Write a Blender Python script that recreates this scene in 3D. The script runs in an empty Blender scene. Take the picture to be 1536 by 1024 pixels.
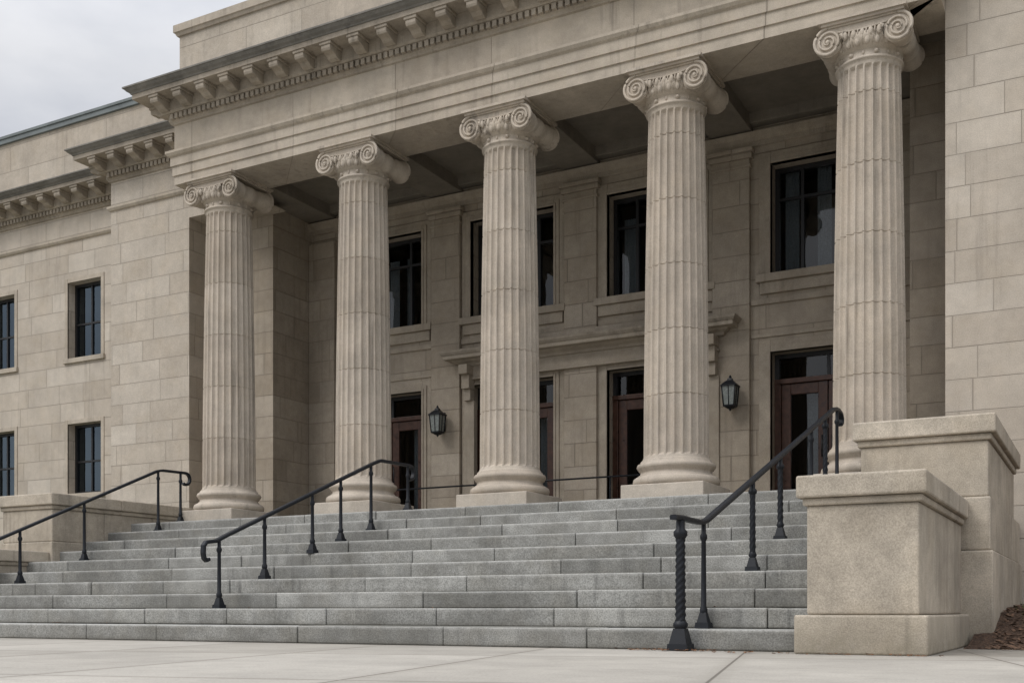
import bpy, math, random
from mathutils import Vector, Matrix
random.seed(7)
S=bpy.context.scene
S.view_settings.view_transform='Standard'
try: S.view_settings.look='None'
except Exception: pass
S.view_settings.exposure=0
pi=math.pi
# ---------------------------------------------------------------- helpers
class MB:
    def __init__(s): s.v=[];s.f=[];s.sm=[]
    def add(s,vs,fs,smooth=False):
        o=len(s.v); s.v+= [tuple(p) for p in vs]
        for f in fs: s.f.append(tuple(i+o for i in f)); s.sm.append(smooth)
    def box(s,x0,x1,y0,y1,z0,z1):
        s.add([(x0,y0,z0),(x1,y0,z0),(x1,y1,z0),(x0,y1,z0),(x0,y0,z1),(x1,y0,z1),(x1,y1,z1),(x0,y1,z1)],
              [(0,3,2,1),(4,5,6,7),(0,1,5,4),(1,2,6,5),(2,3,7,6),(3,0,4,7)])
    def quad(s,a,b,c,d): s.add([a,b,c,d],[(0,1,2,3)])
    def frustum(s,cx,cy,z0,z1,a0,a1,b0=None,b1=None):
        b0=a0 if b0 is None else b0; b1=a1 if b1 is None else b1
        s.add([(cx-a0,cy-b0,z0),(cx+a0,cy-b0,z0),(cx+a0,cy+b0,z0),(cx-a0,cy+b0,z0),(cx-a1,cy-b1,z1),(cx+a1,cy-b1,z1),(cx+a1,cy+b1,z1),(cx-a1,cy+b1,z1)],
              [(0,3,2,1),(4,5,6,7),(0,1,5,4),(1,2,6,5),(2,3,7,6),(3,0,4,7)])
    def lathe(s,prof,seg=32,c=(0,0,0),axis='Z',smooth=True):
        vs=[]
        for (r,h) in prof:
            for i in range(seg):
                a=2*pi*i/seg; p=(r*math.cos(a),r*math.sin(a),h)
                if axis=='Y': p=(p[0],p[2],p[1])
                vs.append((p[0]+c[0],p[1]+c[1],p[2]+c[2]))
        fs=[]
        for j in range(len(prof)-1):
            for i in range(seg):
                k=(i+1)%seg
                q=(j*seg+i,j*seg+k,(j+1)*seg+k,(j+1)*seg+i)
                fs.append(q if axis=='Z' else q[::-1])
        s.add(vs,fs,smooth)
        s.add(vs[:seg],[tuple(range(seg))[::-1]]); s.add(vs[-seg:],[tuple(range(seg))])
    def tube(s,pts,rads,n=8,rect=None,side=None):
        P=[Vector(p) for p in pts]; rings=[]
        for i,p in enumerate(P):
            t=(P[min(i+1,len(P)-1)]-P[max(i-1,0)])
            if t.length<1e-9: t=Vector((0,0,1))
            t.normalize()
            sd=Vector(side) if side else (Vector((0,0,1)) if abs(t.z)<.9 else Vector((1,0,0)))
            u=sd.cross(t)
            if u.length<1e-6: u=Vector((0,1,0))
            u.normalize(); w=t.cross(u).normalized()
            r=rads if not isinstance(rads,(list,tuple)) else rads[i]
            if rect:
                a,b=rect[0]/2,rect[1]/2; c=.3
                ring=[(a,-b+b*c),(a,b*.4),(a*.7,b),(-a*.7,b),(-a,b*.4),(-a,-b+b*c),(-a*.8,-b),(a*.8,-b)]
                rings.append([p+w*x+u*y for x,y in ring])
            else:
                rings.append([p+w*(r*math.cos(2*pi*k/n))+u*(r*math.sin(2*pi*k/n)) for k in range(n)])
        m=len(rings[0]); vs=[q for r in rings for q in r]; fs=[]
        for j in range(len(rings)-1):
            for k in range(m):
                l=(k+1)%m; fs.append((j*m+k,j*m+l,(j+1)*m+l,(j+1)*m+k))
        fs.append(tuple(range(m))[::-1]); fs.append(tuple((len(rings)-1)*m+k for k in range(m)))
        s.add(vs,fs,not rect)
    def ball(s,c,rx,ry,rz,n=10,m=6):
        vs=[];fs=[]
        for j in range(m+1):
            a=-pi/2+pi*j/m
            for i in range(n):
                b=2*pi*i/n
                vs.append((c[0]+rx*math.cos(a)*math.cos(b),c[1]+ry*math.cos(a)*math.sin(b),c[2]+rz*math.sin(a)))
        for j in range(m):
            for i in range(n):
                k=(i+1)%n; fs.append((j*n+i,j*n+k,(j+1)*n+k,(j+1)*n+i))
        s.add(vs,fs,True)
    def profile(s,prof,path,caps=True):
        n=len(path); offs=[]
        nor=[]
        for i in range(n-1):
            d=Vector((path[i+1][0]-path[i][0],path[i+1][1]-path[i][1])).normalized(); nor.append(Vector((d.y,-d.x)))
        for i in range(n):
            if i==0: o=nor[0]
            elif i==n-1: o=nor[-1]
            else: o=(nor[i-1]+nor[i])/(1+nor[i-1].dot(nor[i]))
            offs.append(o)
        m=len(prof); vs=[]
        for i in range(n):
            for (o,z) in prof: vs.append((path[i][0]+offs[i].x*o,path[i][1]+offs[i].y*o,z))
        fs=[]
        for i in range(n-1):
            for j in range(m-1): fs.append((i*m+j,(i+1)*m+j,(i+1)*m+j+1,i*m+j+1))
        s.add(vs,fs)
    def wall(s,x0,x1,z0,z1,y,ops=(),rev=.2):
        xs=sorted(set([x0,x1]+[o[0] for o in ops]+[o[1] for o in ops])); zs=sorted(set([z0,z1]+[o[2] for o in ops]+[o[3] for o in ops]))
        for i in range(len(xs)-1):
            for j in range(len(zs)-1):
                cx=(xs[i]+xs[i+1])/2; cz=(zs[j]+zs[j+1])/2
                if any(o[0]<cx<o[1] and o[2]<cz<o[3] for o in ops): continue
                s.quad((xs[i],y,zs[j]),(xs[i+1],y,zs[j]),(xs[i+1],y,zs[j+1]),(xs[i],y,zs[j+1]))
        for a,b,c,d in ops:
            s.quad((a,y,c),(a,y,d),(a,y+rev,d),(a,y+rev,c)); s.quad((b,y,d),(b,y,c),(b,y+rev,c),(b,y+rev,d))
            s.quad((a,y,d),(b,y,d),(b,y+rev,d),(a,y+rev,d)); s.quad((b,y,c),(a,y,c),(a,y+rev,c),(b,y+rev,c))
    def obj(s,name,mat,parent=None,bevel=0,segs=2):
        me=bpy.data.meshes.new(name); me.from_pydata(s.v,[],s.f)
        me.polygons.foreach_set('use_smooth',s.sm); me.update()
        ob=bpy.data.objects.new(name,me); S.collection.objects.link(ob)
        if mat: me.materials.append(mat)
        if parent: ob.parent=parent
        if bevel:
            b=ob.modifiers.new('bev','BEVEL'); b.width=bevel; b.segments=segs; b.limit_method='ANGLE'; b.angle_limit=math.radians(40)
        return ob
def empty(name):
    e=bpy.data.objects.new(name,None); S.collection.objects.link(e); return e
# ---------------------------------------------------------------- materials
class NT:
    def __init__(s,name):
        s.m=bpy.data.materials.new(name); s.m.use_nodes=True; s.t=s.m.node_tree; s.n=s.t.nodes; s.l=s.t.links
        s.b=s.n['Principled BSDF']
    def new(s,t,**k):
        n=s.n.new(t)
        for a,b in k.items(): setattr(n,a,b)
        return n
    def set(s,inp,v):
        if hasattr(v,'is_linked') or hasattr(v,'links'): s.l.new(v,inp)
        else: inp.default_value=v
    def math(s,op,a,b=0,c=None,clamp=False):
        n=s.new('ShaderNodeMath',operation=op); n.use_clamp=clamp; s.set(n.inputs[0],a); s.set(n.inputs[1],b)
        if c is not None: s.set(n.inputs[2],c)
        return n.outputs[0]
    def mix(s,fac,a,b,mode='MIX'):
        n=s.new('ShaderNodeMix',data_type='RGBA',blend_type=mode); s.set(n.inputs[0],fac); s.set(n.inputs[6],a); s.set(n.inputs[7],b); return n.outputs[2]
    def noise(s,vec,scale,detail=4,rough=.6,dist=0):
        n=s.new('ShaderNodeTexNoise'); s.l.new(vec,n.inputs['Vector']); n.inputs['Scale'].default_value=scale; n.inputs['Detail'].default_value=detail; n.inputs['Roughness'].default_value=rough; n.inputs['Distortion'].default_value=dist; return n.outputs['Fac']
    def rng(s,v,a,b,c,d):
        n=s.new('ShaderNodeMapRange'); s.l.new(v,n.inputs[0]); 
        for i,x in enumerate((a,b,c,d)): n.inputs[i+1].default_value=x
        return n.outputs[0]
    def mapv(s,vec,scale,loc=(0,0,0),rot=(0,0,0)):
        n=s.new('ShaderNodeMapping'); s.l.new(vec,n.inputs[0]); n.inputs['Scale'].default_value=scale; n.inputs['Location'].default_value=loc; n.inputs['Rotation'].default_value=rot; return n.outputs[0]
    def comb(s,x,y,z):
        n=s.new('ShaderNodeCombineXYZ'); s.set(n.inputs[0],x); s.set(n.inputs[1],y); s.set(n.inputs[2],z); return n.outputs[0]
    def wn(s,vec):
        n=s.new('ShaderNodeTexWhiteNoise',noise_dimensions='3D'); s.l.new(vec,n.inputs['Vector']); return n.outputs['Value']
    def bump(s,h,strength,dist,prev=None):
        n=s.new('ShaderNodeBump'); n.inputs['Strength'].default_value=strength; n.inputs['Distance'].default_value=dist; s.l.new(h,n.inputs['Height'])
        if prev: s.l.new(prev,n.inputs['Normal'])
        return n.outputs[0]
def stone(name,base,alt,brick=None,island=False,drum=None,speck=.12,streak=.3,rough=.85,speckscale=90,blotch=.18,mort=.6,var=1.0,bumpd=.004,grime_z=None,warmth=.15,steps=False):
    N=NT(name); co=N.new('ShaderNodeTexCoord').outputs['Object']
    sep=N.new('ShaderNodeSeparateXYZ'); N.l.new(co,sep.inputs[0]); X,Y,Z=sep.outputs
    joint=None
    if brick:
        w,h=brick
        row=N.math('FLOOR',N.math('DIVIDE',Z,h),0)
        rr=N.wn(N.comb(row,3.3,1.7))
        u=N.math('ADD',N.math('ADD',X,Y),N.math('MULTIPLY',rr,7.0))
        u=N.math('ADD',u,N.math('MULTIPLY',N.math('SINE',N.math('ADD',N.math('MULTIPLY',u,2.3),row),0),.17))
        cell=N.math('FLOOR',N.math('DIVIDE',u,w),0)
        fu=N.math('MULTIPLY',N.math('FRACT',N.math('DIVIDE',u,w),0),w); fv=N.math('MULTIPLY',N.math('FRACT',N.math('DIVIDE',Z,h),0),h)
        du=N.math('MINIMUM',fu,N.math('SUBTRACT',w,fu)); dv=N.math('MINIMUM',fv,N.math('SUBTRACT',h,fv))
        d=N.math('MINIMUM',du,dv)
        joint=N.rng(d,.0025,.0065,1,0)
        soft=N.rng(d,.0,.03,1,0)
        tint=N.wn(N.comb(cell,row,.5)); tint2=N.wn(N.comb(cell,row,9.5))
    elif island:
        g=N.new('ShaderNodeNewGeometry').outputs['Random Per Island']; tint=g; tint2=N.wn(N.comb(g,2.2,1.1))
    elif drum:
        row=N.math('FLOOR',N.math('DIVIDE',N.math('SUBTRACT',Z,drum[0]),drum[1]),0)
        cx=N.math('ROUND',N.math('MULTIPLY',X,.42),0)
        tint=N.wn(N.comb(row,cx,.5)); tint2=N.wn(N.comb(row,cx,7.5))
    else:
        tint=N.noise(co,.8,1); tint2=N.noise(co,1.7,1)
    col=N.mix(tint,(*base,1),(*alt,1))
    col=N.mix(N.math('MULTIPLY',tint2,.4*var),col,(base[0]*.80,base[1]*.79,base[2]*.79,1))
    bl=N.noise(co,1.6,4,.65); col=N.mix(1,col,N.comb(*[N.rng(bl,.3,.7,1-blotch,1+blotch*.6)]*3),'MULTIPLY')
    b2=N.noise(N.mapv(co,(1,1,1),(5,3,1)),9,3,.7); col=N.mix(1,col,N.comb(*[N.rng(b2,.3,.7,1-blotch*.45,1+blotch*.35)]*3),'MULTIPLY')
    if warmth:
        warm=N.noise(N.mapv(co,(1,1,1),(11,7,4)),2.6,2); col=N.mix(N.rng(warm,.48,.75,0,warmth),col,(base[0]*.93,base[1]*.83,base[2]*.66,1))
    if streak:
        st=N.noise(N.mapv(co,(9,9,.55)),1,4,.65); st2=N.noise(co,.7,2)
        f=N.math('MULTIPLY',N.rng(st,.53,.72,0,1),N.rng(st2,.40,.60,0,streak)); col=N.mix(f,col,(base[0]*.40,base[1]*.40,base[2]*.41,1))
    sp=N.noise(co,speckscale,1,.8); col=N.mix(1,col,N.comb(*[N.rng(sp,.3,.7,1-speck,1+speck)]*3),'MULTIPLY')
    if grime_z is not None:
        gz=N.math('MULTIPLY',N.rng(Z,grime_z[0],grime_z[1],1,0),N.rng(b2,.35,.6,.2,.75)); col=N.mix(gz,col,(base[0]*.5,base[1]*.5,base[2]*.45,1))
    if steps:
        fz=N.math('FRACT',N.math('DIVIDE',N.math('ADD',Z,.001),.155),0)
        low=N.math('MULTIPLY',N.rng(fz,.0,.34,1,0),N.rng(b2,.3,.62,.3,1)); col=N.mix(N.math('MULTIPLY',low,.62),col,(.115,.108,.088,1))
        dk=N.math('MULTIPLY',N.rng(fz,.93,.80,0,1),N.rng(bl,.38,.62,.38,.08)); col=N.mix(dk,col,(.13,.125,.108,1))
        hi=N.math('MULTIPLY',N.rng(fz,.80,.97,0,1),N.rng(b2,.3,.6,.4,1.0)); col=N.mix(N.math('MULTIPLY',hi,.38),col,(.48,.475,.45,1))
    if joint is not None:
        col=N.mix(N.math('MULTIPLY',soft,.10),col,(base[0]*.5,base[1]*.5,base[2]*.5,1))
        jn=N.rng(bl,.35,.65,.45,1.0)
        col=N.mix(N.math('MULTIPLY',joint,jn),col,(base[0]*mort,base[1]*mort,base[2]*mort,1))
        h_=N.math('ADD',N.math('MULTIPLY',N.math('SUBTRACT',1,joint),1.0),N.math('MULTIPLY',tint2,.25))
        h_=N.math('ADD',h_,N.math('MULTIPLY',sp,.22))
        nrm=N.bump(h_,.6,.008)
    else:
        rf=N.noise(co,14,2,.6)
        nrm=N.bump(N.math('ADD',N.math('MULTIPLY',sp,.5),rf),.5,bumpd)
    N.l.new(col,N.b.inputs['Base Color']); N.l.new(nrm,N.b.inputs['Normal']); N.b.inputs['Roughness'].default_value=rough
    N.b.inputs['Specular IOR Level'].default_value=.25
    return N.m
ST=(.465,.408,.338); SA=(.545,.492,.422)
m_ash=stone('ashlar_limestone',ST,SA,brick=(.88,.352),streak=.42,blotch=.14)
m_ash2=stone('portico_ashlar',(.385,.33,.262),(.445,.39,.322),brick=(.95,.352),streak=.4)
m_attic=stone('attic_ashlar',(.45,.394,.325),(.50,.446,.374),brick=(1.35,.5),streak=.45)
m_ent=stone('entablature_stone',(.44,.383,.312),(.49,.436,.362),brick=(1.75,40),streak=.6,blotch=.18,mort=.5)
m_trim=stone('limestone_trim',(.435,.38,.308),(.485,.43,.357),streak=.5,blotch=.2)
m_corn=stone('cornice_stone',(.35,.302,.243),(.41,.364,.302),streak=.75,blotch=.28)
m_cap=stone('weathered_coping',(.18,.172,.155),(.24,.228,.207),streak=.6,blotch=.3)
m_col=stone('column_limestone',(.475,.414,.341),(.53,.47,.397),drum=(2.12,.787),streak=.85,blotch=.17)
m_plinth=stone('plinth_stone',(.47,.417,.352),(.50,.452,.386),streak=.35)
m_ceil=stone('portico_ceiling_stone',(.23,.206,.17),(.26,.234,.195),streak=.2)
m_ped=stone('pedestal_stone',(.41,.362,.294),(.475,.422,.347),island=True,streak=.75,blotch=.28,speck=.19,speckscale=105,bumpd=.005,grime_z=(0,.3))
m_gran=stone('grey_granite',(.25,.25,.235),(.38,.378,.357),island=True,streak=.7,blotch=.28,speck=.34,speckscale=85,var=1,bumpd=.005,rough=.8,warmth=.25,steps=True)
m_floor=stone('landing_stone',(.3,.29,.26),(.36,.35,.31),island=True,streak=.0)
def paint(name,c,rough=.4,metal=0,nscale=40,amt=.25,bmp=.2):
    N=NT(name); co=N.new('ShaderNodeTexCoord').outputs['Object']; n=N.noise(co,nscale,4)
    col=N.mix(1,(*c,1),N.comb(*[N.rng(n,.3,.7,1-amt,1+amt)]*3),'MULTIPLY'); N.l.new(col,N.b.inputs['Base Color'])
    N.l.new(N.rng(n,.3,.7,rough-.08,rough+.12),N.b.inputs['Roughness']); N.b.inputs['Metallic'].default_value=metal
    N.l.new(N.bump(n,bmp,.002),N.b.inputs['Normal']); return N.m
m_iron=paint('black_painted_iron',(.006,.008,.012),.48); m_iron.node_tree.nodes['Principled BSDF'].inputs['Specular IOR Level'].default_value=.35
m_frame=paint('dark_window_frame',(.011,.011,.012),.4)
m_wood=paint('dark_mahogany',(.062,.026,.015),.35,nscale=14,amt=.4)
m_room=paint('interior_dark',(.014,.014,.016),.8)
m_drape=paint('curtain_cloth',(.3,.31,.32),.9)
m_lglass=paint('lantern_frosted_glass',(.20,.22,.21),.2)
m_metal=paint('roof_coping_metal',(.13,.15,.15),.5,nscale=3)
def glass(name,tint,ior,gcol=(1,1,1)):
    N=NT(name); N.n.remove(N.b); out=[n for n in N.n if n.type=='OUTPUT_MATERIAL'][0]
    tr=N.new('ShaderNodeBsdfTransparent'); tr.inputs[0].default_value=(*tint,1)
    gl=N.new('ShaderNodeBsdfGlossy'); gl.inputs['Roughness'].default_value=.02; gl.inputs[0].default_value=(*gcol,1)
    co=N.new('ShaderNodeTexCoord').outputs['Object']; N.l.new(N.bump(N.noise(co,1.3,2),.12,.02),gl.inputs['Normal'])
    fr=N.new('ShaderNodeFresnel'); fr.inputs[0].default_value=ior
    mx=N.new('ShaderNodeMixShader'); N.l.new(fr.outputs[0],mx.inputs[0]); N.l.new(tr.outputs[0],mx.inputs[1]); N.l.new(gl.outputs[0],mx.inputs[2]); N.l.new(mx.outputs[0],out.inputs[0]); return N.m
m_glass=glass('window_glass',(.6,.65,.67),1.6)
m_glassw=glass('wing_window_glass',(.25,.28,.3),2.0,(.68,.85,1))
# ---------------------------------------------------------------- geometry constants
COLX=[-12.02,-9.47,-7.07,-4.73,-2.42]; YC=13.0; ZF=1.55; ZA=6.87; XE=-1.612
B=empty('neoclassical_building')
w=MB()
ZT=7.81
wins=[-17.0-2.42*i for i in range(6)]
ops=[]
for x in wins: ops+= [(x-.45,x+.45,5.06,6.5),(x-.45,x+.45,2.5,3.82)]
w.wall(-32,-15.45,0,ZT,14.5,ops,.22)
w.wall(-15.45,-13.6,0,ZT,13.75)
w.wall(-13.6,-12.77,ZA,ZT,13.75)
w.quad((-13.6,13.75,ZA),(-12.77,13.75,ZA),(-12.77,14.3,ZA),(-13.6,14.3,ZA))
w.quad((-15.45,14.5,0),(-15.45,13.75,0),(-15.45,13.75,ZT),(-15.45,14.5,ZT))
w.quad((-13.6,13.75,0),(-13.6,14.3,0),(-13.6,14.3,ZA),(-13.6,13.75,ZA))
w.wall(-1.61,9,0,ZT,13.0)
w.quad((-1.61,14.3,0),(-1.61,13.0,0),(-1.61,13.0,ZT),(-1.61,14.3,ZT))
w.quad((9,13,0),(9,30,0),(9,30,9.2),(9,13,9.2)); w.quad((-32,30,0),(-32,14.5,0),(-32,14.5,9),(-32,30,9))
w.quad((9,30,0),(-32,30,0),(-32,30,9),(9,30,9))
w.obj('exterior_walls',m_ash,B)
w=MB()
w.wall(-13.6,-12.26,0,7.2,14.3); w.quad((-12.26,14.3,0),(-12.26,15.3,0),(-12.26,15.3,7.2),(-12.26,14.3,7.2))
w.wall(-2.18,-1.61,0,7.2,14.3); w.quad((-2.18,15.3,0),(-2.18,14.3,0),(-2.18,14.3,7.2),(-2.18,15.3,7.2))
BX=[-10.68,-8.27,-5.9,-3.43]; HW=.74
ops=[]
for x in BX: ops+=[(x-HW,x+HW,4.97,6.5),(x-HW,x+HW,ZF,3.88)]
w.wall(-12.26,-2.18,ZF,7.2,15.3,ops,.25)
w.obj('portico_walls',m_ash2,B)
# ---- attic and roofs
w=MB(); w.box(-12.72,9,12.66,30,8.3,9.25); w.box(-32,-12.76,14.62,30,8.3,9.6); w.obj('attic_parapet',m_attic,B)
w=MB(); w.profile([(-.3,9.18),(.03,9.18),(.05,9.22),(.07,9.23),(.07,9.34),(-.4,9.36)],[(-12.72,20),(-12.72,12.66),(9,12.66)]); w.obj('attic_coping',m_ent,B)
w=MB(); w.profile([(-.1,9.56),(.05,9.57),(.05,9.66),(.07,9.66),(.07,9.71),(-.5,9.73)],[(-32,14.62),(-12.8,14.62)]); w.obj('wing_coping',m_metal,B)
w=MB(); w.box(-31.9,-12.8,13.8+.75,30,8.0,8.32); w.box(-15.4,-12.8,13.8,14.6,8.0,8.31); w.box(-12.7,8.9,12.7,30,8.0,8.29); w.obj('roof_deck',m_cap,B)
# ---- entablature
w=MB(); w.profile([(-.8,ZA),(0,ZA),(0,7.0),(.022,7.005),(.022,7.145),(.044,7.15),(.044,7.28),(.075,7.30),(.10,7.335),(.10,7.37),(0,7.385),(0,ZT)],[(-12.77,14.3),(-12.77,12.6),(XE,12.6),(XE,13.0)])
w.box(-12.0,XE-.004,13.3,13.4,ZA+.003,7.3)
w.box(-2.6,XE-.003,12.62,13.395,ZA+.002,7.25)
w.obj('architrave_and_frieze',m_ent,B)
w=MB()
TA=[(-.02,7.27),(.03,7.285),(.055,7.32),(.055,7.355),(-.02,7.37)]
w.profile(TA,[(-32,14.5),(-15.45,14.5),(-15.45,13.75),(-12.8,13.75)]); w.profile(TA,[(-1.5,13.0),(9,13.0)])
w.obj('frieze_moulding',m_trim,B)
PATH=[(-32,14.5),(-15.45,14.5),(-15.45,13.75),(-12.77,13.75),(-12.77,12.6),(XE,12.6),(XE,13.0),(9,13.0)]
w=MB(); w.profile([(-.02,ZT-.04),(.03,ZT-.02),(.035,7.815),(.06,7.84),(.06,7.92),(.13,7.925),(.15,7.95),(.15,8.115),(.44,8.115),(.44,8.185)],PATH); w.obj('cornice_bed_mould',m_corn,B)
w=MB(); w.profile([(.43,8.183),(.455,8.187),(.465,8.205),(.50,8.225),(.53,8.26),(.545,8.262),(.545,8.285),(-.3,8.33)],PATH); w.obj('cornice_crown',m_cap,B)
md=MB(); dn=MB()
for i in range(len(PATH)-1):
    a=Vector(PATH[i]); b=Vector(PATH[i+1]); L=(b-a).length
    if L<.5: continue
    d=(b-a).normalized(); n=Vector((d.y,-d.x))
    P=lambda s,o,z:(a.x+d.x*s+n.x*o,a.y+d.y*s+n.y*o,z)
    def obox(mb,s0,s1,o0,o1,z0,z1,o1t=None):
        o1t=o1 if o1t is None else o1t
        mb.add([P(s0,o0,z0),P(s1,o0,z0),P(s1,o1,z0),P(s0,o1,z0),P(s0,o0,z1),P(s1,o0,z1),P(s1,o1t,z1),P(s0,o1t,z1)],[(0,1,2,3),(4,7,6,5),(0,4,5,1),(1,5,6,2),(2,6,7,3),(3,7,4,0)])
    cnt=max(1,round((L+.3)/.47)); 
    for k in range(cnt+1):
        s_=-.02+k*(L+.04)/cnt
        if i in (0,2) and (k==cnt or s_>L-.5): continue
        if i==1 and s_<.3: continue
        if i==3 and s_<.5: continue
        pr=[(.148,7.945),(.19,7.935),(.25,7.95),(.30,7.985),(.35,7.995),(.395,8.0),(.41,8.03),(.41,8.075),(.148,8.075)]
        m=len(pr); vs=[P(s_-.08,o,z) for o,z in pr]+[P(s_+.08,o,z) for o,z in pr]
        md.add(vs,[tuple(range(m)),tuple(range(m,2*m))[::-1]]+[(j,(j+1)%m+0,(j+1)%m+m,j+m)[::-1] for j in range(m)])
        obox(md,s_-.10,s_+.10,.148,.425,8.074,8.118)
    k=0
    while k*.095<L-.02:
        s_=.02+k*.095; obox(dn,s_,s_+.06,.058,.115,7.842,7.918); k+=1
md.obj('cornice_modillions',m_corn,B,.006,1); dn.obj('cornice_dentils',m_corn,B)
# ---- portico ceiling
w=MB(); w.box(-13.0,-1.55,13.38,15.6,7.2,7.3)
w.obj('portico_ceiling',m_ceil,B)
w=MB()
for x in COLX: w.box(x-.3,x+.3,13.41,15.32,7.0,7.25)
w.box(-12.3,-2.1,15.12,15.33,7.06,7.26)
w.box(-12.3,-1.6,13.41,13.5,7.08,7.26)
w.obj('ceiling_beams',m_ceil,B,.01)
# ---- back wall pilasters, bands, surrounds
w=MB()
for x in COLX[1:4]:
    w.box(x-.27,x+.27,15.22,15.4,ZF,6.62); w.box(x-.31,x+.31,15.18,15.4,6.621,6.70); w.box(x-.29,x+.29,15.2,15.4,6.50,6.54); w.box(x-.31,x+.31,15.17,15.4,ZF,ZF+.28)
    w.box(x-.33,x+.33,15.15,15.4,6.702,6.76)
w.box(-12.25,-11.7,15.22,15.4,ZF,6.62)
w.obj('portico_pilasters',m_ash2,B,.008)
w=MB()
w.profile([(-.02,6.78),(.05,6.79),(.05,6.86),(.09,6.9),(.12,6.97),(-.02,6.99)],[(-12.26,15.3),(-2.18,15.3)])
for x in BX:
    for (z0,z1) in ((4.97,6.5),(ZF,3.88)):
        for (tt,pp) in ((.17,.03),(.09,.05),(.035,.065)):
            w.box(x-HW-tt,x-HW+.0,15.3-pp,15.35,z0-.0,z1+tt); w.box(x+HW,x+HW+tt,15.3-pp,15.35,z0,z1+tt); w.box(x-HW+.001,x+HW-.001,15.3-pp+.001,15.35,z1,z1+tt-.002)
    w.box(x-HW-.2,x+HW+.2,15.2,15.36,4.86,4.968); w.box(x-HW-.15,x+HW+.15,15.25,15.36,4.70,4.858)
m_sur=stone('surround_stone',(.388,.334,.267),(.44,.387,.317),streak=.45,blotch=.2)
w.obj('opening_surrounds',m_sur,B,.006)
w=MB()
xs=[-12.26]+sum([[x-.272,x+.272] for x in COLX[1:4]],[])+[-2.18]
for i in range(0,len(xs),2):
    w.box(xs[i],xs[i+1],15.265,15.36,4.56,4.64)
    w.box(xs[i],xs[i+1],15.275,15.36,4.10,4.15)
w.obj('string_courses',m_sur,B,.006)
# door hood
w=MB()
hx0,hx1=-9.12,-4.86
w.profile([(-.02,4.17),(.05,4.17),(.06,4.21),(.12,4.24),(.14,4.26),(.24,4.265),(.24,4.32)],[(hx0,15.3),(hx0,15.2),(hx1,15.2),(hx1,15.3)])
w.box(hx0+.05,hx1-.05,15.18,15.36,3.99,4.18); w.box(hx0+.02,hx1-.02,15.16,15.36,3.955,3.989)
for x in (hx0+.12,hx1-.12):
    w.box(x-.08,x+.08,14.98,15.25,4.02,4.168); w.box(x-.07,x+.07,15.06,15.25,3.80,4.019); w.box(x-.06,x+.06,15.12,15.25,3.62,3.799); w.box(x-.09,x+.09,15.19,15.3,ZF+.3,3.62)
w.obj('door_hood_cornice',m_sur,B,.008)
w=MB(); w.profile([(.235,4.319),(.25,4.322),(.28,4.36),(.29,4.395),(-.02,4.43)],[(hx0,15.3),(hx0,15.2),(hx1,15.2),(hx1,15.3)])
w.box(hx0+.5,hx1-.5,15.08,15.25,4.435,4.51); w.obj('door_hood_crown',m_corn,B,.005)
# ---- windows & doors
fr=MB(); gl=MB(); dr=MB()
def bar(mb,x0,x1,z0,z1,y,t=.05): mb.box(x0,x1,y,y+t,z0,z1)
for bi,x in enumerate(BX):
    y=15.5; z0,z1=4.97,6.5
    bar(fr,x-HW,x-HW+.06,z0,z1,y,.08); bar(fr,x+HW-.06,x+HW,z0,z1,y,.08); bar(fr,x-HW+.06,x+HW-.06,z0,z0+.06,y,.08); bar(fr,x-HW+.06,x+HW-.06,z1-.06,z1,y,.08)
    for dx in (-.36,.36): bar(fr,x+dx-.022,x+dx+.022,z0+.06,z1-.06,y+.01)
    bar(fr,x-HW+.06,x-.382,z1-.46,z1-.42,y+.012); bar(fr,x-.338,x+.338,z1-.46,z1-.42,y+.012); bar(fr,x+.382,x+HW-.06,z1-.46,z1-.42,y+.012)
    gl.quad((x-HW,y+.045,z0),(x+HW,y+.045,z0),(x+HW,y+.045,z1),(x-HW,y+.045,z1))
    for (cx,wd) in ((x-.55,.2),(x-.1,.2),(x+.2,.1),(x+.6,.16)):
        n=14; pts=[]
        for k in range(n+1):
            px=cx+wd*(k/n-.5); pts.append((px,y+.22+.025*math.sin(k*2.2)))
        vs=[(p[0],p[1],zz) for zz in (z0-.1,z1-.25*((bi+1)%2)) for p in pts]
        dr.add(vs,[(k,k+1,n+2+k,n+1+k) for k in range(n)],True)
wf=MB(); glw=MB()
for x in wins:
    for z0,z1 in ((5.06,6.5),(2.5,3.82)):
        y=14.66
        bar(wf,x-.45,x-.40,z0,z1,y,.06); bar(wf,x+.40,x+.45,z0,z1,y,.06); bar(wf,x-.4,x+.4,z0,z0+.05,y,.06); bar(wf,x-.4,x+.4,z1-.05,z1,y,.06)
        bar(wf,x-.018,x+.018,z0+.05,z1-.05,y+.01,.04)
        zz=z0+(z1-z0)*.47
        for a,b in ((x-.4,x-.018),(x+.018,x+.4)): bar(wf,a,b,zz-.018,zz+.018,y+.012,.04)
        glw.quad((x-.45,y+.035,z0),(x+.45,y+.035,z0),(x+.45,y+.035,z1),(x-.45,y+.035,z1))
wf.obj('wing_window_frames',m_frame,B); glw.obj('wing_window_glass',m_glassw,B)
t=MB()
for x in wins:
    for z0,z1 in ((5.06,6.5),(2.5,3.82)):
        t.box(x-.53,x-.45,14.485,14.52,z0,z1+.08); t.box(x+.45,x+.53,14.485,14.52,z0,z1+.08); t.box(x-.449,x+.449,14.486,14.52,z1,z1+.079); t.box(x-.55,x+.55,14.455,14.56,z0-.09,z0-.002)
t.obj('wing_window_surrounds',m_trim,B,.005)
wd=MB()
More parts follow.
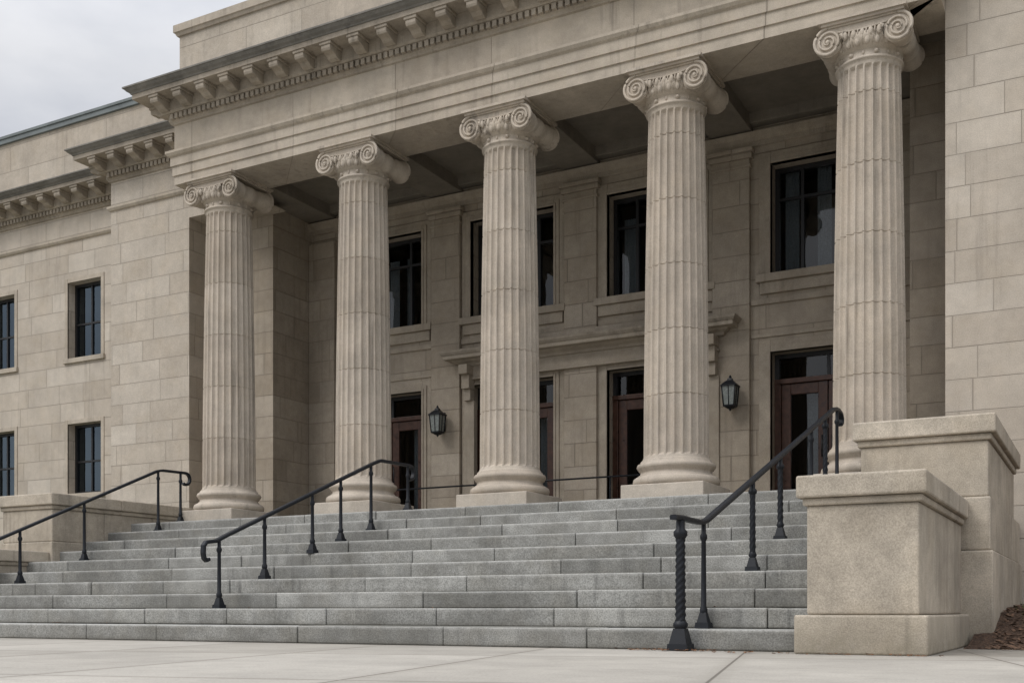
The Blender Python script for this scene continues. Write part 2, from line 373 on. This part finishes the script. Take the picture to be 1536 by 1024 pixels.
for bi,x in enumerate(BX):
    y=15.48; zt=3.46
    bar(fr,x-HW,x-HW+.06,zt+.07,3.88,y,.08); bar(fr,x+HW-.06,x+HW,zt+.07,3.88,y,.08); bar(fr,x-HW+.06,x+HW-.06,3.82,3.88,y,.08)
    bar(fr,x-.02,x+.02,zt+.07,3.82,y+.01)
    bar(wd,x-HW,x+HW,zt,zt+.07,y-.03,.14)
    bar(wd,x-HW,x-HW+.09,ZF,zt,y-.02,.12); bar(wd,x+HW-.09,x+HW,ZF,zt,y-.02,.12)
    for s_ in (-1,1):
        a,b=sorted((x+s_*.006,x+s_*(HW-.095)))
        bar(wd,a,a+.13,ZF+.01,zt-.005,y); bar(wd,b-.13,b,ZF+.01,zt-.005,y); bar(wd,a+.13,b-.13,zt-.155,zt-.006,y+.002); bar(wd,a+.13,b-.13,ZF+.01,ZF+.4,y+.002)
        hx=x+s_*.07; fr.tube([(hx,y-.06,ZF+.85),(hx,y-.06,ZF+1.15)],.012,8)
    gl.quad((x-HW,y+.035,ZF),(x+HW,y+.035,ZF),(x+HW,y+.035,3.88),(x-HW,y+.035,3.88))
    for cx in (x-.28,x+.33):
        n=10; pts=[(cx+.16*(k/n-.5),y+.3+.02*math.sin(k*2.3)) for k in range(n+1)]
        dr.add([(p[0],p[1],zz) for zz in (ZF,zt) for p in pts],[(k,k+1,n+2+k,n+1+k) for k in range(n)],True)
fr.obj('portico_window_frames',m_frame,B); gl.obj('portico_window_glass',m_glass,B); dr.obj('curtains',m_drape,B); wd.obj('entrance_doors',m_wood,B,.006)
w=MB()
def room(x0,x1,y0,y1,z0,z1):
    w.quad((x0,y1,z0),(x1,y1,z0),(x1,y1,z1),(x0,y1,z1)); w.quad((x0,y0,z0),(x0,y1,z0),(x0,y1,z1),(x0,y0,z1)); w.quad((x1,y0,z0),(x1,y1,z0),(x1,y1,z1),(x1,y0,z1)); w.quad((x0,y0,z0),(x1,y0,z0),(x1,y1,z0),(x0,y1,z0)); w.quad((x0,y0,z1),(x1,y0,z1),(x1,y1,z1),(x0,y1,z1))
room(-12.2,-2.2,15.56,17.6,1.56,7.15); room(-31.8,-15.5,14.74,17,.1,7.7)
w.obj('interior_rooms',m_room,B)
# ---------------------------------------------------------------- columns
ZS0,ZS1=2.12,6.40
def shaft(cx,cy):
    NF=24; per=8; zs=[]
    zs=[ZS0,ZS0+.02,ZS0+.05,ZS0+.08,ZS0+.12]
    J=[ZS0+.787*k for k in range(1,6) if ZS0+.787*k<ZS1-.2]
    z=ZS0+.2
    mids=[]
    while z<ZS1-.14: mids.append(z); z+=.14
    mids=[q for q in mids if all(abs(q-j)>.03 for j in J)]
    allz=[(q,0) for q in zs]+[(q,0) for q in mids]+[(q,0) for q in (ZS1-.12,ZS1-.08,ZS1-.05,ZS1-.02,ZS1)]
    for j in J: allz+=[(j-.008,0),(j-.0045,.009),(j+.0045,.009),(j+.008,0)]
    allz.sort()
    vs=[];n=NF*per
    for (z,ins) in allz:
        t=(z-ZS0)/(ZS1-ZS0); r=.402-(.402-.342)*(t**1.6)
        r0=r
        if z<ZS0+.05: r0=r+.03*(1-(z-ZS0)/.05)**2
        if z>ZS1-.05: r0=r+.02*((z-ZS1+.05)/.05)**2
        e=min(z-ZS0-.05,ZS1-.05-z)/.06; e=max(0,min(1,e)); e=math.sqrt(1-(1-e)**2)
        for i in range(n):
            f=(i%per)/per; dep=0
            if f>0:
                q=(f-.14)/.86
                dep=math.sqrt(max(0,1-(2*q-1)**2)) if 0<q<1 else 0
            rr=r0-dep*.041*e-ins; a=2*pi*i/n
            vs.append((cx+rr*math.cos(a),cy+rr*math.sin(a),z))
    fs=[]
    for j in range(len(allz)-1):
        for i in range(n):
            k=(i+1)%n; fs.append((j*n+i,j*n+k,(j+1)*n+k,(j+1)*n+i))
    mb.add(vs,fs,False)
for ci,x in enumerate(COLX):
    mb=MB(); shaft(x,YC); mb.obj('column_shaft_%d'%(ci+1),m_col,B)
    mb=MB()
    pr=[(.50,1.811),(.525,1.83),(.535,1.865),(.525,1.90),(.50,1.92),(.47,1.922),(.468,1.94),(.445,1.955),(.438,1.975),(.445,1.995),(.462,2.005),(.464,2.018),(.475,2.025),(.487,2.05),(.475,2.08),(.45,2.09),(.445,2.092),(.437,2.118),(.40,2.121)]
    mb.lathe(pr,64,(x,YC,0)); mb.obj('column_base_%d'%(ci+1),m_col,B)
    mb=MB(); mb.box(x-.525,x+.525,YC-.525,YC+.525,ZF+.002,1.812); mb.obj('column_plinth_%d'%(ci+1),m_plinth,B,.012)
    c=MB(); T=ZA-.002; R=lambda p:(p[0]+x,p[1]+YC,p[2]+T)
    c.lathe([(.342,-.475),(.37,-.468),(.375,-.453),(.37,-.44),(.35,-.433),(.35,-.36),(.37,-.355),(.415,-.30),(.44,-.25),(.43,-.20),(.40,-.18)],48,(x,YC,T))
    for k in range(24):
        a=2*pi*(k+.5)/24
        c.ball(R((.405*math.cos(a),.405*math.sin(a),-.285)),.034,.034,.055,8,5)
        a=2*pi*k/24
        c.tube([R((.39*math.cos(a),.39*math.sin(a),-.33)),R((.425*math.cos(a),.425*math.sin(a),-.28)),R((.44*math.cos(a),.44*math.sin(a),-.23))],.009,5)
    for k in range(16):
        a=2*pi*k/16
        c.ball(R((.352*math.cos(a),.352*math.sin(a),-.397)),.03 if k%2 else .014,.03 if k%2 else .014,.024,8,5)
    c.box(x-.34,x+.34,YC-.385,YC+.385,T-.27,T-.05)
    for (h,z0,z1) in ((.445,-.06,-.032),(.475,-.032,0)):
        c.box(x-h,x+h,YC-h,YC+h,T+z0,T+z1+.001)
    VZ=-.225; VX=.375
    for sx in (-1,1):
        pr=[]
        for k in range(17):
            yy=-.385+.77*k/16; u=abs(yy)/.385; rr=.108+.05*u**1.5
            if abs(yy)<.05: rr+=.02
            pr.append((rr,yy))
        c.lathe(pr,28,(x+sx*VX,YC,T+VZ),'Y')
        for sy in (-1,1):
            ya,yb=sorted((sy*.378,sy*.400)); c.lathe([(.15,ya),(.15,yb)],32,(x+sx*VX,YC,T+VZ),'Y')
            pts=[];rd=[]
            turns=2.6; M=76
            for k in range(M+1):
                u=k/M; th=pi/2-sx*u*turns*2*pi
                r_=.138*(1-u)**1.0+.022
                pts.append(R((sx*VX+r_*math.cos(th),sy*(.406+.012*u),VZ+r_*math.sin(th)))); rd.append(.0125*(1-u)+.007)
            c.tube(pts,rd,7)
            c.ball(R((sx*VX,sy*.412,VZ)),.025,.022,.025,10,6)
    for sy in (-1,1):
        ya,yb=sorted((sy*.36,sy*.395)); c.box(x-VX,x+VX,YC+ya,YC+yb,T-.16,T-.058)
        c.tube([R((-VX+2*VX*k/12,sy*.406,-.067)) for k in range(13)],.014,7)
        c.tube([R((-VX+.11+(2*VX-.22)*k/12,sy*.404,-.14-.018*math.sin(pi*k/12))) for k in range(13)],.011,7)
        for k in range(-2,3):
            c.ball(R((k*.092,sy*.418,-.212)),.03,.028,.05,8,6)
            c.tube([R((k*.092-.046,sy*.415,-.165)),R((k*.092-.047,sy*.435,-.21)),R((k*.092-.046,sy*.41,-.255))],.008,5)
        for sx in (-1,1):
            c.tube([R((sx*.20,sy*.41,-.16)),R((sx*.225,sy*.44,-.19)),R((sx*.20,sy*.44,-.24))],[.018,.022,.01],6)
    for sx in (-1,1):
        for yy in (-.2,.2): c.lathe([(.122,yy-.014),(.136,yy),(.122,yy+.014)],28,(x+sx*VX,YC,T+VZ),'Y')
    c.obj('column_capital_%d'%(ci+1),m_col,B)
# ---------------------------------------------------------------- stairs
r=.155; TR=.42; Y0=7.75; XL,XR=-12.66,-1.79
G=empty('granite_steps')
w=MB(); co=MB()
for k in range(10):
    x=XL-.6*random.random()-.1
    while x<XR:
        L=random.uniform(.9,1.9); x0=max(x,XL); x1=min(x+L-.007,XR)
        if XR-x1<.35: x1=XR; L=99
        if x1-x0>.05:
            dz=random.uniform(-.004,.003); dy=random.uniform(-.009,.009)
            yb=Y0+k*TR+.5 if k<9 else 12.05
            w.box(x0,x1,Y0+k*TR+dy,yb,k*r+.002,(k+1)*r+dz)
        x+=L
    co.box(XL+.01,XR-.01,Y0+k*TR+.03,13,0.0,(k+1)*r-.02)
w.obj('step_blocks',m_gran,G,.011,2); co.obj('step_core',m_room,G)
w=MB()
x=XL
while x<XR:
    for j in range(4):
        w.box(x,min(x+1.1,XR),12.055+j*.9,12.05+j*.9+.895,1.4,ZF-.001)
    x+=1.105
w.obj('landing_slabs',m_floor,G,.004,1)
# ---------------------------------------------------------------- pedestals
def pedestal(yF_low,yF_up,ztop_l,ztop_u,flip):
    E=empty('stone_pedestal')
    X=(lambda v:v) if not flip else (lambda v:-14.44-v)
    w=MB()
    def bx(a,b,y0,y1,z0,z1):
        a,b=sorted((X(a),X(b))); w.box(a,b,y0,y1,z0,z1)
    def slabs(a,b,y0,y1,z0,z1,seg):
        n=max(1,round((y1-y0)/seg)); st=(y1-y0)/n
        for i in range(n): bx(a,b,y0+i*st+.0015,y0+(i+1)*st-.0015,z0,z1)
    yl=yF_low; yu=yF_up
    slabs(-1.87,-1.02,yl-.07,yu,0,.26,.85)
    slabs(-1.80,-1.085,yl,yu,.262,ztop_l-.2,.8)
    slabs(-1.825,-1.06,yl-.025,yu,ztop_l-.2,ztop_l-.15,1.2)
    slabs(-1.86,-1.03,yl-.06,yu,ztop_l-.149,ztop_l,1.2)
    ye=12.98 if not flip else 13.7
    slabs(-1.93,-.84,yu-.02,ye,0.0,.78,1.2)
    slabs(-1.91,-.862,yu,ye,.782,1.22,1.1)
    slabs(-1.89,-.88,yu+.02,12.42 if not flip else ye,1.222,ztop_u-.21,1.0)
    slabs(-1.915,-.855,yu-.005,12.44 if not flip else ye,ztop_u-.21,ztop_u-.155,1.3)
    slabs(-1.95,-.82,yu-.04,12.47 if not flip else ye,ztop_u-.154,ztop_u,1.3)
    w.obj('pedestal_blocks',m_ped,E,.014,2)
    return E
pedestal(7.48,9.75,1.19,1.89,False)
pedestal(7.48,10.15,1.08,1.87,True)
# ---------------------------------------------------------------- handrails
def arc(c,rad,a0,a1,n,x):
    return [(x,c[0]+rad*math.cos(a0+(a1-a0)*i/n),c[1]+rad*math.sin(a0+(a1-a0)*i/n)) for i in range(n+1)]
def step_z(y):
    if y<Y0: return .004
    return min(10,int((y-Y0)/TR)+1)*r
def twist_post(mb,x,y,z0,z1,a,tw):
    n=90; vs=[];fs=[]
    for j in range(n+1):
        t=j/n; z=z0+(z1-z0)*t
        q=a*(1-.12*t); an=tw*2*pi*t
        for k in range(12):
            rr=q*(.9+.1*math.cos(k*4*pi/6))
            b=an+k*pi/6; vs.append((x+rr*math.cos(b),y+rr*math.sin(b),z))
    for j in range(n):
        for k in range(12):
            l=(k+1)%12; fs.append((j*12+k,j*12+l,j*12+12+l,j*12+12+k))
    mb.add(vs,fs,True)
def post(mb,x,y,zt,twist=False,s=1.0):
    z=step_z(y); 
    mb.frustum(x,y,z,z+.04*s,.05*s,.046*s); mb.frustum(x,y,z+.04*s,z+.11*s,.038*s,.022*s)
    if twist:
        mb.lathe([(.02,z+.1*s),(.034*s,z+.13*s),(.02,z+.16*s)],12,(x,y,0))
        twist_post(mb,x,y,z+.13*s,zt-.1,.026*s,2.2)
        mb.lathe([(.02,zt-.13),(.034*s,zt-.11),(.034*s,zt-.09),(.022,zt-.07),(.022,zt)],12,(x,y,0))
    else:
        mb.lathe([(.022,z+.1),(.03,z+.125),(.03,z+.145),(.021,z+.165),(.018,zt-.14),(.028,zt-.12),(.028,zt-.10),(.018,zt-.08),(.018,zt)],12,(x,y,0))
def rail(pts,posts,newel=None,s=1.0):
    E=empty('handrail'); mb=MB()
    mb.tube(pts,.02,rect=(.055,.036),side=(1,0,0)); mb.obj('rail_bar',m_iron,E)
    mb=MB()
    for (x,y,zt,tw) in posts: post(mb,x,y,zt,tw,s)
    if newel:
        x,y,zt=newel
        mb.frustum(x,y,.004,.05,.078,.074); mb.frustum(x,y,.05,.16,.066,.042); mb.lathe([(.042,.16),(.054,.175),(.054,.195),(.038,.215)],16,(x,y,0))
        twist_post(mb,x,y,.2,zt-.12,.041,3.2); mb.lathe([(.036,zt-.14),(.05,zt-.12),(.05,zt-.09),(.032,zt-.07),(.032,zt-.01)],16,(x,y,0))
    mb.obj('rail_posts',m_iron,E); return E
xr=lambda y:-2.74+.12*(y-7.62)/4.65
zl=lambda y:.965+.372*(y-8.12)
pts=[(xr(7.48),7.48,.955),(xr(7.62),7.62,.96),(xr(7.9),7.9,.955),(xr(8.05),8.05,.955)]+[(xr(y),y,zl(y)) for y in (8.16,8.3,9,10,11,12.0,12.1)]
ye=12.1;ze=zl(ye)
pts+=[(xr(12.18),12.18,ze+.02),(xr(12.3),12.3,ze+.025),(xr(12.42),12.42,ze+.0),(xr(12.46),12.46,ze-.05),(xr(12.45),12.45,ze-.10),(xr(12.4),12.4,ze-.12)]
rail(pts,[(xr(y),y,zl(y),tw) for y,tw in ((8.1,False),(9.3,True),(10.12,True),(11.2,False),(11.75,True))]+[(xr(12.25),12.25,ze,False)],newel=(xr(7.62),7.62,.95),s=1.1)
x=-7.9; zl2=lambda y:.99+.403*(y-8.35)
pts=[(x,8.25,.80),(x,8.215,.785),(x,8.185,.81),(x,8.175,.86),(x,8.18,.93),(x,8.21,.965),(x,8.27,.975),(x,8.35,.985),(x,8.5,zl2(8.5)),(x,9.5,zl2(9.5)),(x,10.5,zl2(10.5)),(x,11.08,zl2(11.08)),(x,11.2,2.13),(x,11.8,2.14)]+arc((11.84,2.05),.09,pi/2,-pi*.6,10,x)
rail(pts,[(x,y,min(zl2(y),2.12),False) for y in (8.4,9.08,9.88,10.4,11.0,11.8)])
x=-11.94; zl3=lambda y:1.29+.435*(y-9.2)
pts=[(x,8.1,.775),(x,8.2,.83)]+[(x,y,zl3(y)) for y in (8.3,9,10,11,11.45)]+[(x,11.55,2.29),(x,11.95,2.30)]+arc((12.0,2.215),.085,pi/2,-pi*.7,10,x)
rail(pts,[(x,y,min(zl3(y),2.28),False) for y in (8.2,9.2,10.18,11.47,11.9)])
E=empty('landing_railing'); mb=MB()
mb.tube([(-9.9,14.35,2.17),(-5.0,14.35,2.17)],.013,8)
for xx in (-9.6,-8.3,-6.2,-5.1): mb.tube([(xx,14.35,ZF),(xx,14.35,2.17)],.012,8); mb.lathe([(.03,ZF),(.03,ZF+.02)],12,(xx,14.35,0))
mb.tube([(-9.9,14.35,2.17),(-9.9,14.35,1.56)],.012,8); mb.obj('pipe_rail',m_iron,E)
# ---------------------------------------------------------------- lanterns
def lantern(x,y,zb):
    E=empty('wall_lantern'); mb=MB()
    cy=y-.18
    mb.box(x-.04,x+.04,y-.015,y,zb+.08,zb+.38)
    mb.tube([(x,y-.01,zb+.30),(x,y-.08,zb+.34),(x,cy,zb+.46),(x,cy,zb+.42)],.010,8)
    mb.frustum(x,cy,zb+.325,zb+.39,.108,.045); mb.frustum(x,cy,zb+.39,zb+.425,.04,.028); mb.frustum(x,cy,zb+.31,zb+.326,.112,.112)
    mb.lathe([(.01,zb+.42),(.022,zb+.44),(.008,zb+.47)],10,(x,cy,0))
    mb.frustum(x,cy,zb+.03,zb+.05,.078,.082); mb.frustum(x,cy,zb,zb+.03,.03,.066); mb.lathe([(.006,zb-.03),(.018,zb-.012),(.02,zb+.002)],10,(x,cy,0))
    for sx in (-1,1):
        for sy in (-1,1): mb.tube([(x+sx*.074,cy+sy*.074,zb+.045),(x+sx*.097,cy+sy*.097,zb+.315)],.009,6)
        mb.tube([(x,cy+sx*.074,zb+.045),(x,cy+sx*.097,zb+.315)],.006,6); mb.tube([(x+sx*.074,cy,zb+.045),(x+sx*.097,cy,zb+.315)],.006,6)
    mb.obj('lantern_cage',m_iron,E)
    g=MB(); g.frustum(x,cy,zb+.05,zb+.31,.07,.092); g.obj('lantern_glass',m_lglass,E)
lantern(-9.5,15.22,3.10); lantern(-4.68,15.22,3.10)
# ---------------------------------------------------------------- ground
N=NT('lawn_ground'); c_=N.new('ShaderNodeTexCoord').outputs['Object']; n=N.noise(c_,3,8,.7)
N.l.new(N.mix(n,(.05,.065,.025,1),(.10,.10,.05,1)),N.b.inputs['Base Color']); N.b.inputs['Roughness'].default_value=1
w=MB(); w.quad((-250,-250,-.004),(250,-250,-.004),(250,250,-.004),(-250,250,-.004)); w.obj('ground',N.m)
N=NT('concrete_paving'); c_=N.new('ShaderNodeTexCoord').outputs['Object']
v=N.mapv(c_,(1,1,1),(.35,.9,0),(0,0,math.radians(-14)))
sp=N.new('ShaderNodeSeparateXYZ'); N.l.new(v,sp.inputs[0])
def jd(o,s): 
    f=N.math('MULTIPLY',N.math('FRACT',N.math('DIVIDE',o,s),0),s); return N.math('MINIMUM',f,N.math('SUBTRACT',s,f))
d=N.math('MINIMUM',jd(sp.outputs[0],1.5),jd(sp.outputs[1],2.6)); j=N.rng(d,.004,.010,1,0); js=N.rng(d,0,.09,1,0)
tint=N.wn(N.comb(N.math('FLOOR',N.math('DIVIDE',sp.outputs[0],1.5)),N.math('FLOOR',N.math('DIVIDE',sp.outputs[1],2.6)),.2))
col=N.mix(tint,(.33,.307,.268,1),(.405,.38,.337,1))
a=N.noise(c_,1.1,6,.65); col=N.mix(1,col,N.comb(*[N.rng(a,.3,.7,.78,1.1)]*3),'MULTIPLY')
a2=N.noise(c_,70,3,.8); col=N.mix(1,col,N.comb(*[N.rng(a2,.3,.7,.82,1.16)]*3),'MULTIPLY')
a3=N.noise(N.mapv(c_,(1,1,1),(3,3,3)),6,5,.7); col=N.mix(N.rng(a3,.52,.72,0,.4),col,(.22,.205,.175,1))
col=N.mix(N.math('MULTIPLY',js,.3),col,(.2,.18,.15,1)); col=N.mix(N.math('MULTIPLY',j,.85),col,(.10,.088,.07,1))
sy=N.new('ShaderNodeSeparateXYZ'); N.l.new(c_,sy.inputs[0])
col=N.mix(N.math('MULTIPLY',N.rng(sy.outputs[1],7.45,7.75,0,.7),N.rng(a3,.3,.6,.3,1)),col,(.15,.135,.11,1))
N.l.new(col,N.b.inputs['Base Color']); N.b.inputs['Roughness'].default_value=.85
N.l.new(N.bump(N.math('ADD',N.math('SUBTRACT',1,j),N.math('MULTIPLY',a2,.3)),.5,.006),N.b.inputs['Normal'])
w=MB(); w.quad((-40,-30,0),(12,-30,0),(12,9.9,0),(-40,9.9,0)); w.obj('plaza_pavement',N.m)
N=NT('mulch'); c_=N.new('ShaderNodeTexCoord').outputs['Object']; n=N.noise(c_,28,6,.8); 
vo=N.new('ShaderNodeTexVoronoi'); N.l.new(N.mapv(c_,(1,1.7,1)),vo.inputs['Vector']); vo.inputs['Scale'].default_value=35
N.l.new(N.mix(N.rng(n,.35,.65,0,1),(.035,.02,.013,1),(.13,.075,.045,1)),N.b.inputs['Base Color']); N.b.inputs['Roughness'].default_value=1
N.l.new(N.bump(vo.outputs['Distance'],1,.03),N.b.inputs['Normal'])
from mathutils import noise as mn
def mz(x,y):
    e=min(1,max(0,(y-9.0)/1.9))
    return .01+.30*e*e*(3-2*e)+.03*mn.noise(Vector((x*3,y*3,0)))*e+.012*mn.noise(Vector((x*14,y*14,2)))
w=MB(); nx,ny=160,60; vs=[]
for j in range(ny+1):
    for i in range(nx+1):
        x=-.98+9.5*(i/nx)**1.6; y=8.9+4.15*j/ny; vs.append((x,y,mz(x,y) if j>0 else -.02))
fs=[(j*(nx+1)+i,j*(nx+1)+i+1,(j+1)*(nx+1)+i+1,(j+1)*(nx+1)+i) for j in range(ny) for i in range(nx)]
w.add(vs,fs,True); w.obj('mulch_bed',N.m)
w=MB()
for k in range(3200):
    x=random.uniform(-.82,1.5); y=random.uniform(8.75,12.9); z=max(mz(x,y),.004)+.006; a=random.random()*pi; L=random.uniform(.012,.035); W=random.uniform(.004,.011); t=random.uniform(-.4,.4)
    dx,dy=math.cos(a),math.sin(a)
    w.quad((x-dx*L-dy*W,y-dy*L+dx*W,z-t*L),(x+dx*L-dy*W,y+dy*L+dx*W,z+t*L),(x+dx*L+dy*W,y+dy*L-dx*W,z+t*L+.004),(x-dx*L+dy*W,y-dy*L-dx*W,z-t*L+.004))
w.obj('wood_chips',paint('bark_chips',(.13,.075,.045),.9,nscale=9,amt=.6))
w=MB()
for k in range(2600):
    x=random.gauss(.15,.4); y=random.gauss(11.3,.6); 
    if x<-.75 or y>12.9: continue
    z=mz(x,y); a=random.random()*2*pi; h=random.uniform(.03,.08); b=.003; lx,ly=random.uniform(-.03,.03),random.uniform(-.03,.03)
    w.add([(x-b*math.cos(a),y-b*math.sin(a),z),(x+b*math.cos(a),y+b*math.sin(a),z),(x+lx,y+ly,z+h)],[(0,1,2)])
w.obj('grass_tufts',paint('grass_blades',(.07,.11,.03),.8,nscale=8,amt=.5))
w=MB()
def leaf(x,y,z):
    a=random.random()*2*pi; s=random.uniform(.012,.028); P=[]
    for (u,v) in ((-1,0),(-.3,.5),(.4,.4),(1,0),(.4,-.4),(-.3,-.5)):
        P.append((x+s*(u*math.cos(a)-v*math.sin(a)),y+s*(u*math.sin(a)+v*math.cos(a)),z+.004+s*.5*abs(v)*random.random()+random.random()*.008))
    w.add(P,[(0,1,2,3,4,5)])
for k in range(90): leaf(random.gauss(-2.78,.15),random.gauss(7.60,.07),.0)
for k in range(40): leaf(random.uniform(-2.4,-.9),random.uniform(7.25,7.4),.0)
for k in range(60):
    kk=random.randint(0,8); leaf(random.uniform(-12,-1.9),Y0+(kk+1)*TR-random.uniform(.02,.08),(kk+1)*r)
w.obj('fallen_leaves',paint('dry_leaf',(.15,.07,.03),.8,nscale=20,amt=.5))
# ---------------------------------------------------------------- camera
cam=bpy.data.cameras.new('camera'); co_=bpy.data.objects.new('camera',cam); S.collection.objects.link(co_); S.camera=co_
cam.sensor_width=36; cam.lens=1661/1536*36; cam.shift_y=403/1536; cam.clip_end=1000
co_.location=(0,0,.29); co_.rotation_euler=(math.radians(90),0,math.radians(28.43))
# ---------------------------------------------------------------- light
el,az=math.radians(48),math.radians(-32)
dirv=Vector((math.sin(az)*math.cos(el),-math.cos(az)*math.cos(el),math.sin(el)))
sun=bpy.data.lights.new('sun','SUN'); sun.energy=1.5; sun.angle=math.radians(28); sun.color=(1,.96,.91)
so=bpy.data.objects.new('sun',sun); S.collection.objects.link(so); so.rotation_euler=(-dirv).to_track_quat('-Z','Y').to_euler()
W=bpy.data.worlds.new('World'); S.world=W; W.use_nodes=True; t=W.node_tree; nn=t.nodes; nn.clear(); L=t.links
out=nn.new('ShaderNodeOutputWorld'); sky=nn.new('ShaderNodeTexSky'); sky.sky_type='NISHITA'; sky.sun_disc=False; sky.sun_elevation=el; sky.sun_rotation=math.atan2(dirv.x,dirv.y)
bg=nn.new('ShaderNodeBackground'); bg.inputs[1].default_value=.10; L.new(sky.outputs[0],bg.inputs[0])
tc=nn.new('ShaderNodeTexCoord'); mp=nn.new('ShaderNodeMapping'); mp.inputs['Scale'].default_value=(1,1,2.4); L.new(tc.outputs['Generated'],mp.inputs[0])
nz=nn.new('ShaderNodeTexNoise'); nz.inputs['Scale'].default_value=5; nz.inputs['Detail'].default_value=5; nz.inputs['Roughness'].default_value=.5; L.new(mp.outputs[0],nz.inputs['Vector'])
cr=nn.new('ShaderNodeValToRGB'); cr.color_ramp.elements[0].position=.34; cr.color_ramp.elements[0].color=(.58,.60,.65,1); cr.color_ramp.elements[1].position=.66; cr.color_ramp.elements[1].color=(.80,.805,.83,1); L.new(nz.outputs['Fac'],cr.inputs[0])
sx=nn.new('ShaderNodeSeparateXYZ'); L.new(tc.outputs['Generated'],sx.inputs[0])
mr=nn.new('ShaderNodeMapRange'); L.new(sx.outputs[2],mr.inputs[0]); mr.inputs[1].default_value=.42; mr.inputs[2].default_value=.95; mr.inputs[3].default_value=1.05; mr.inputs[4].default_value=3.1
bg2=nn.new('ShaderNodeBackground'); L.new(cr.outputs[0],bg2.inputs[0]); L.new(mr.outputs[0],bg2.inputs[1])
mx=nn.new('ShaderNodeMixShader'); mx.inputs[0].default_value=.92; L.new(bg.outputs[0],mx.inputs[1]); L.new(bg2.outputs[0],mx.inputs[2]); L.new(mx.outputs[0],out.inputs[0])
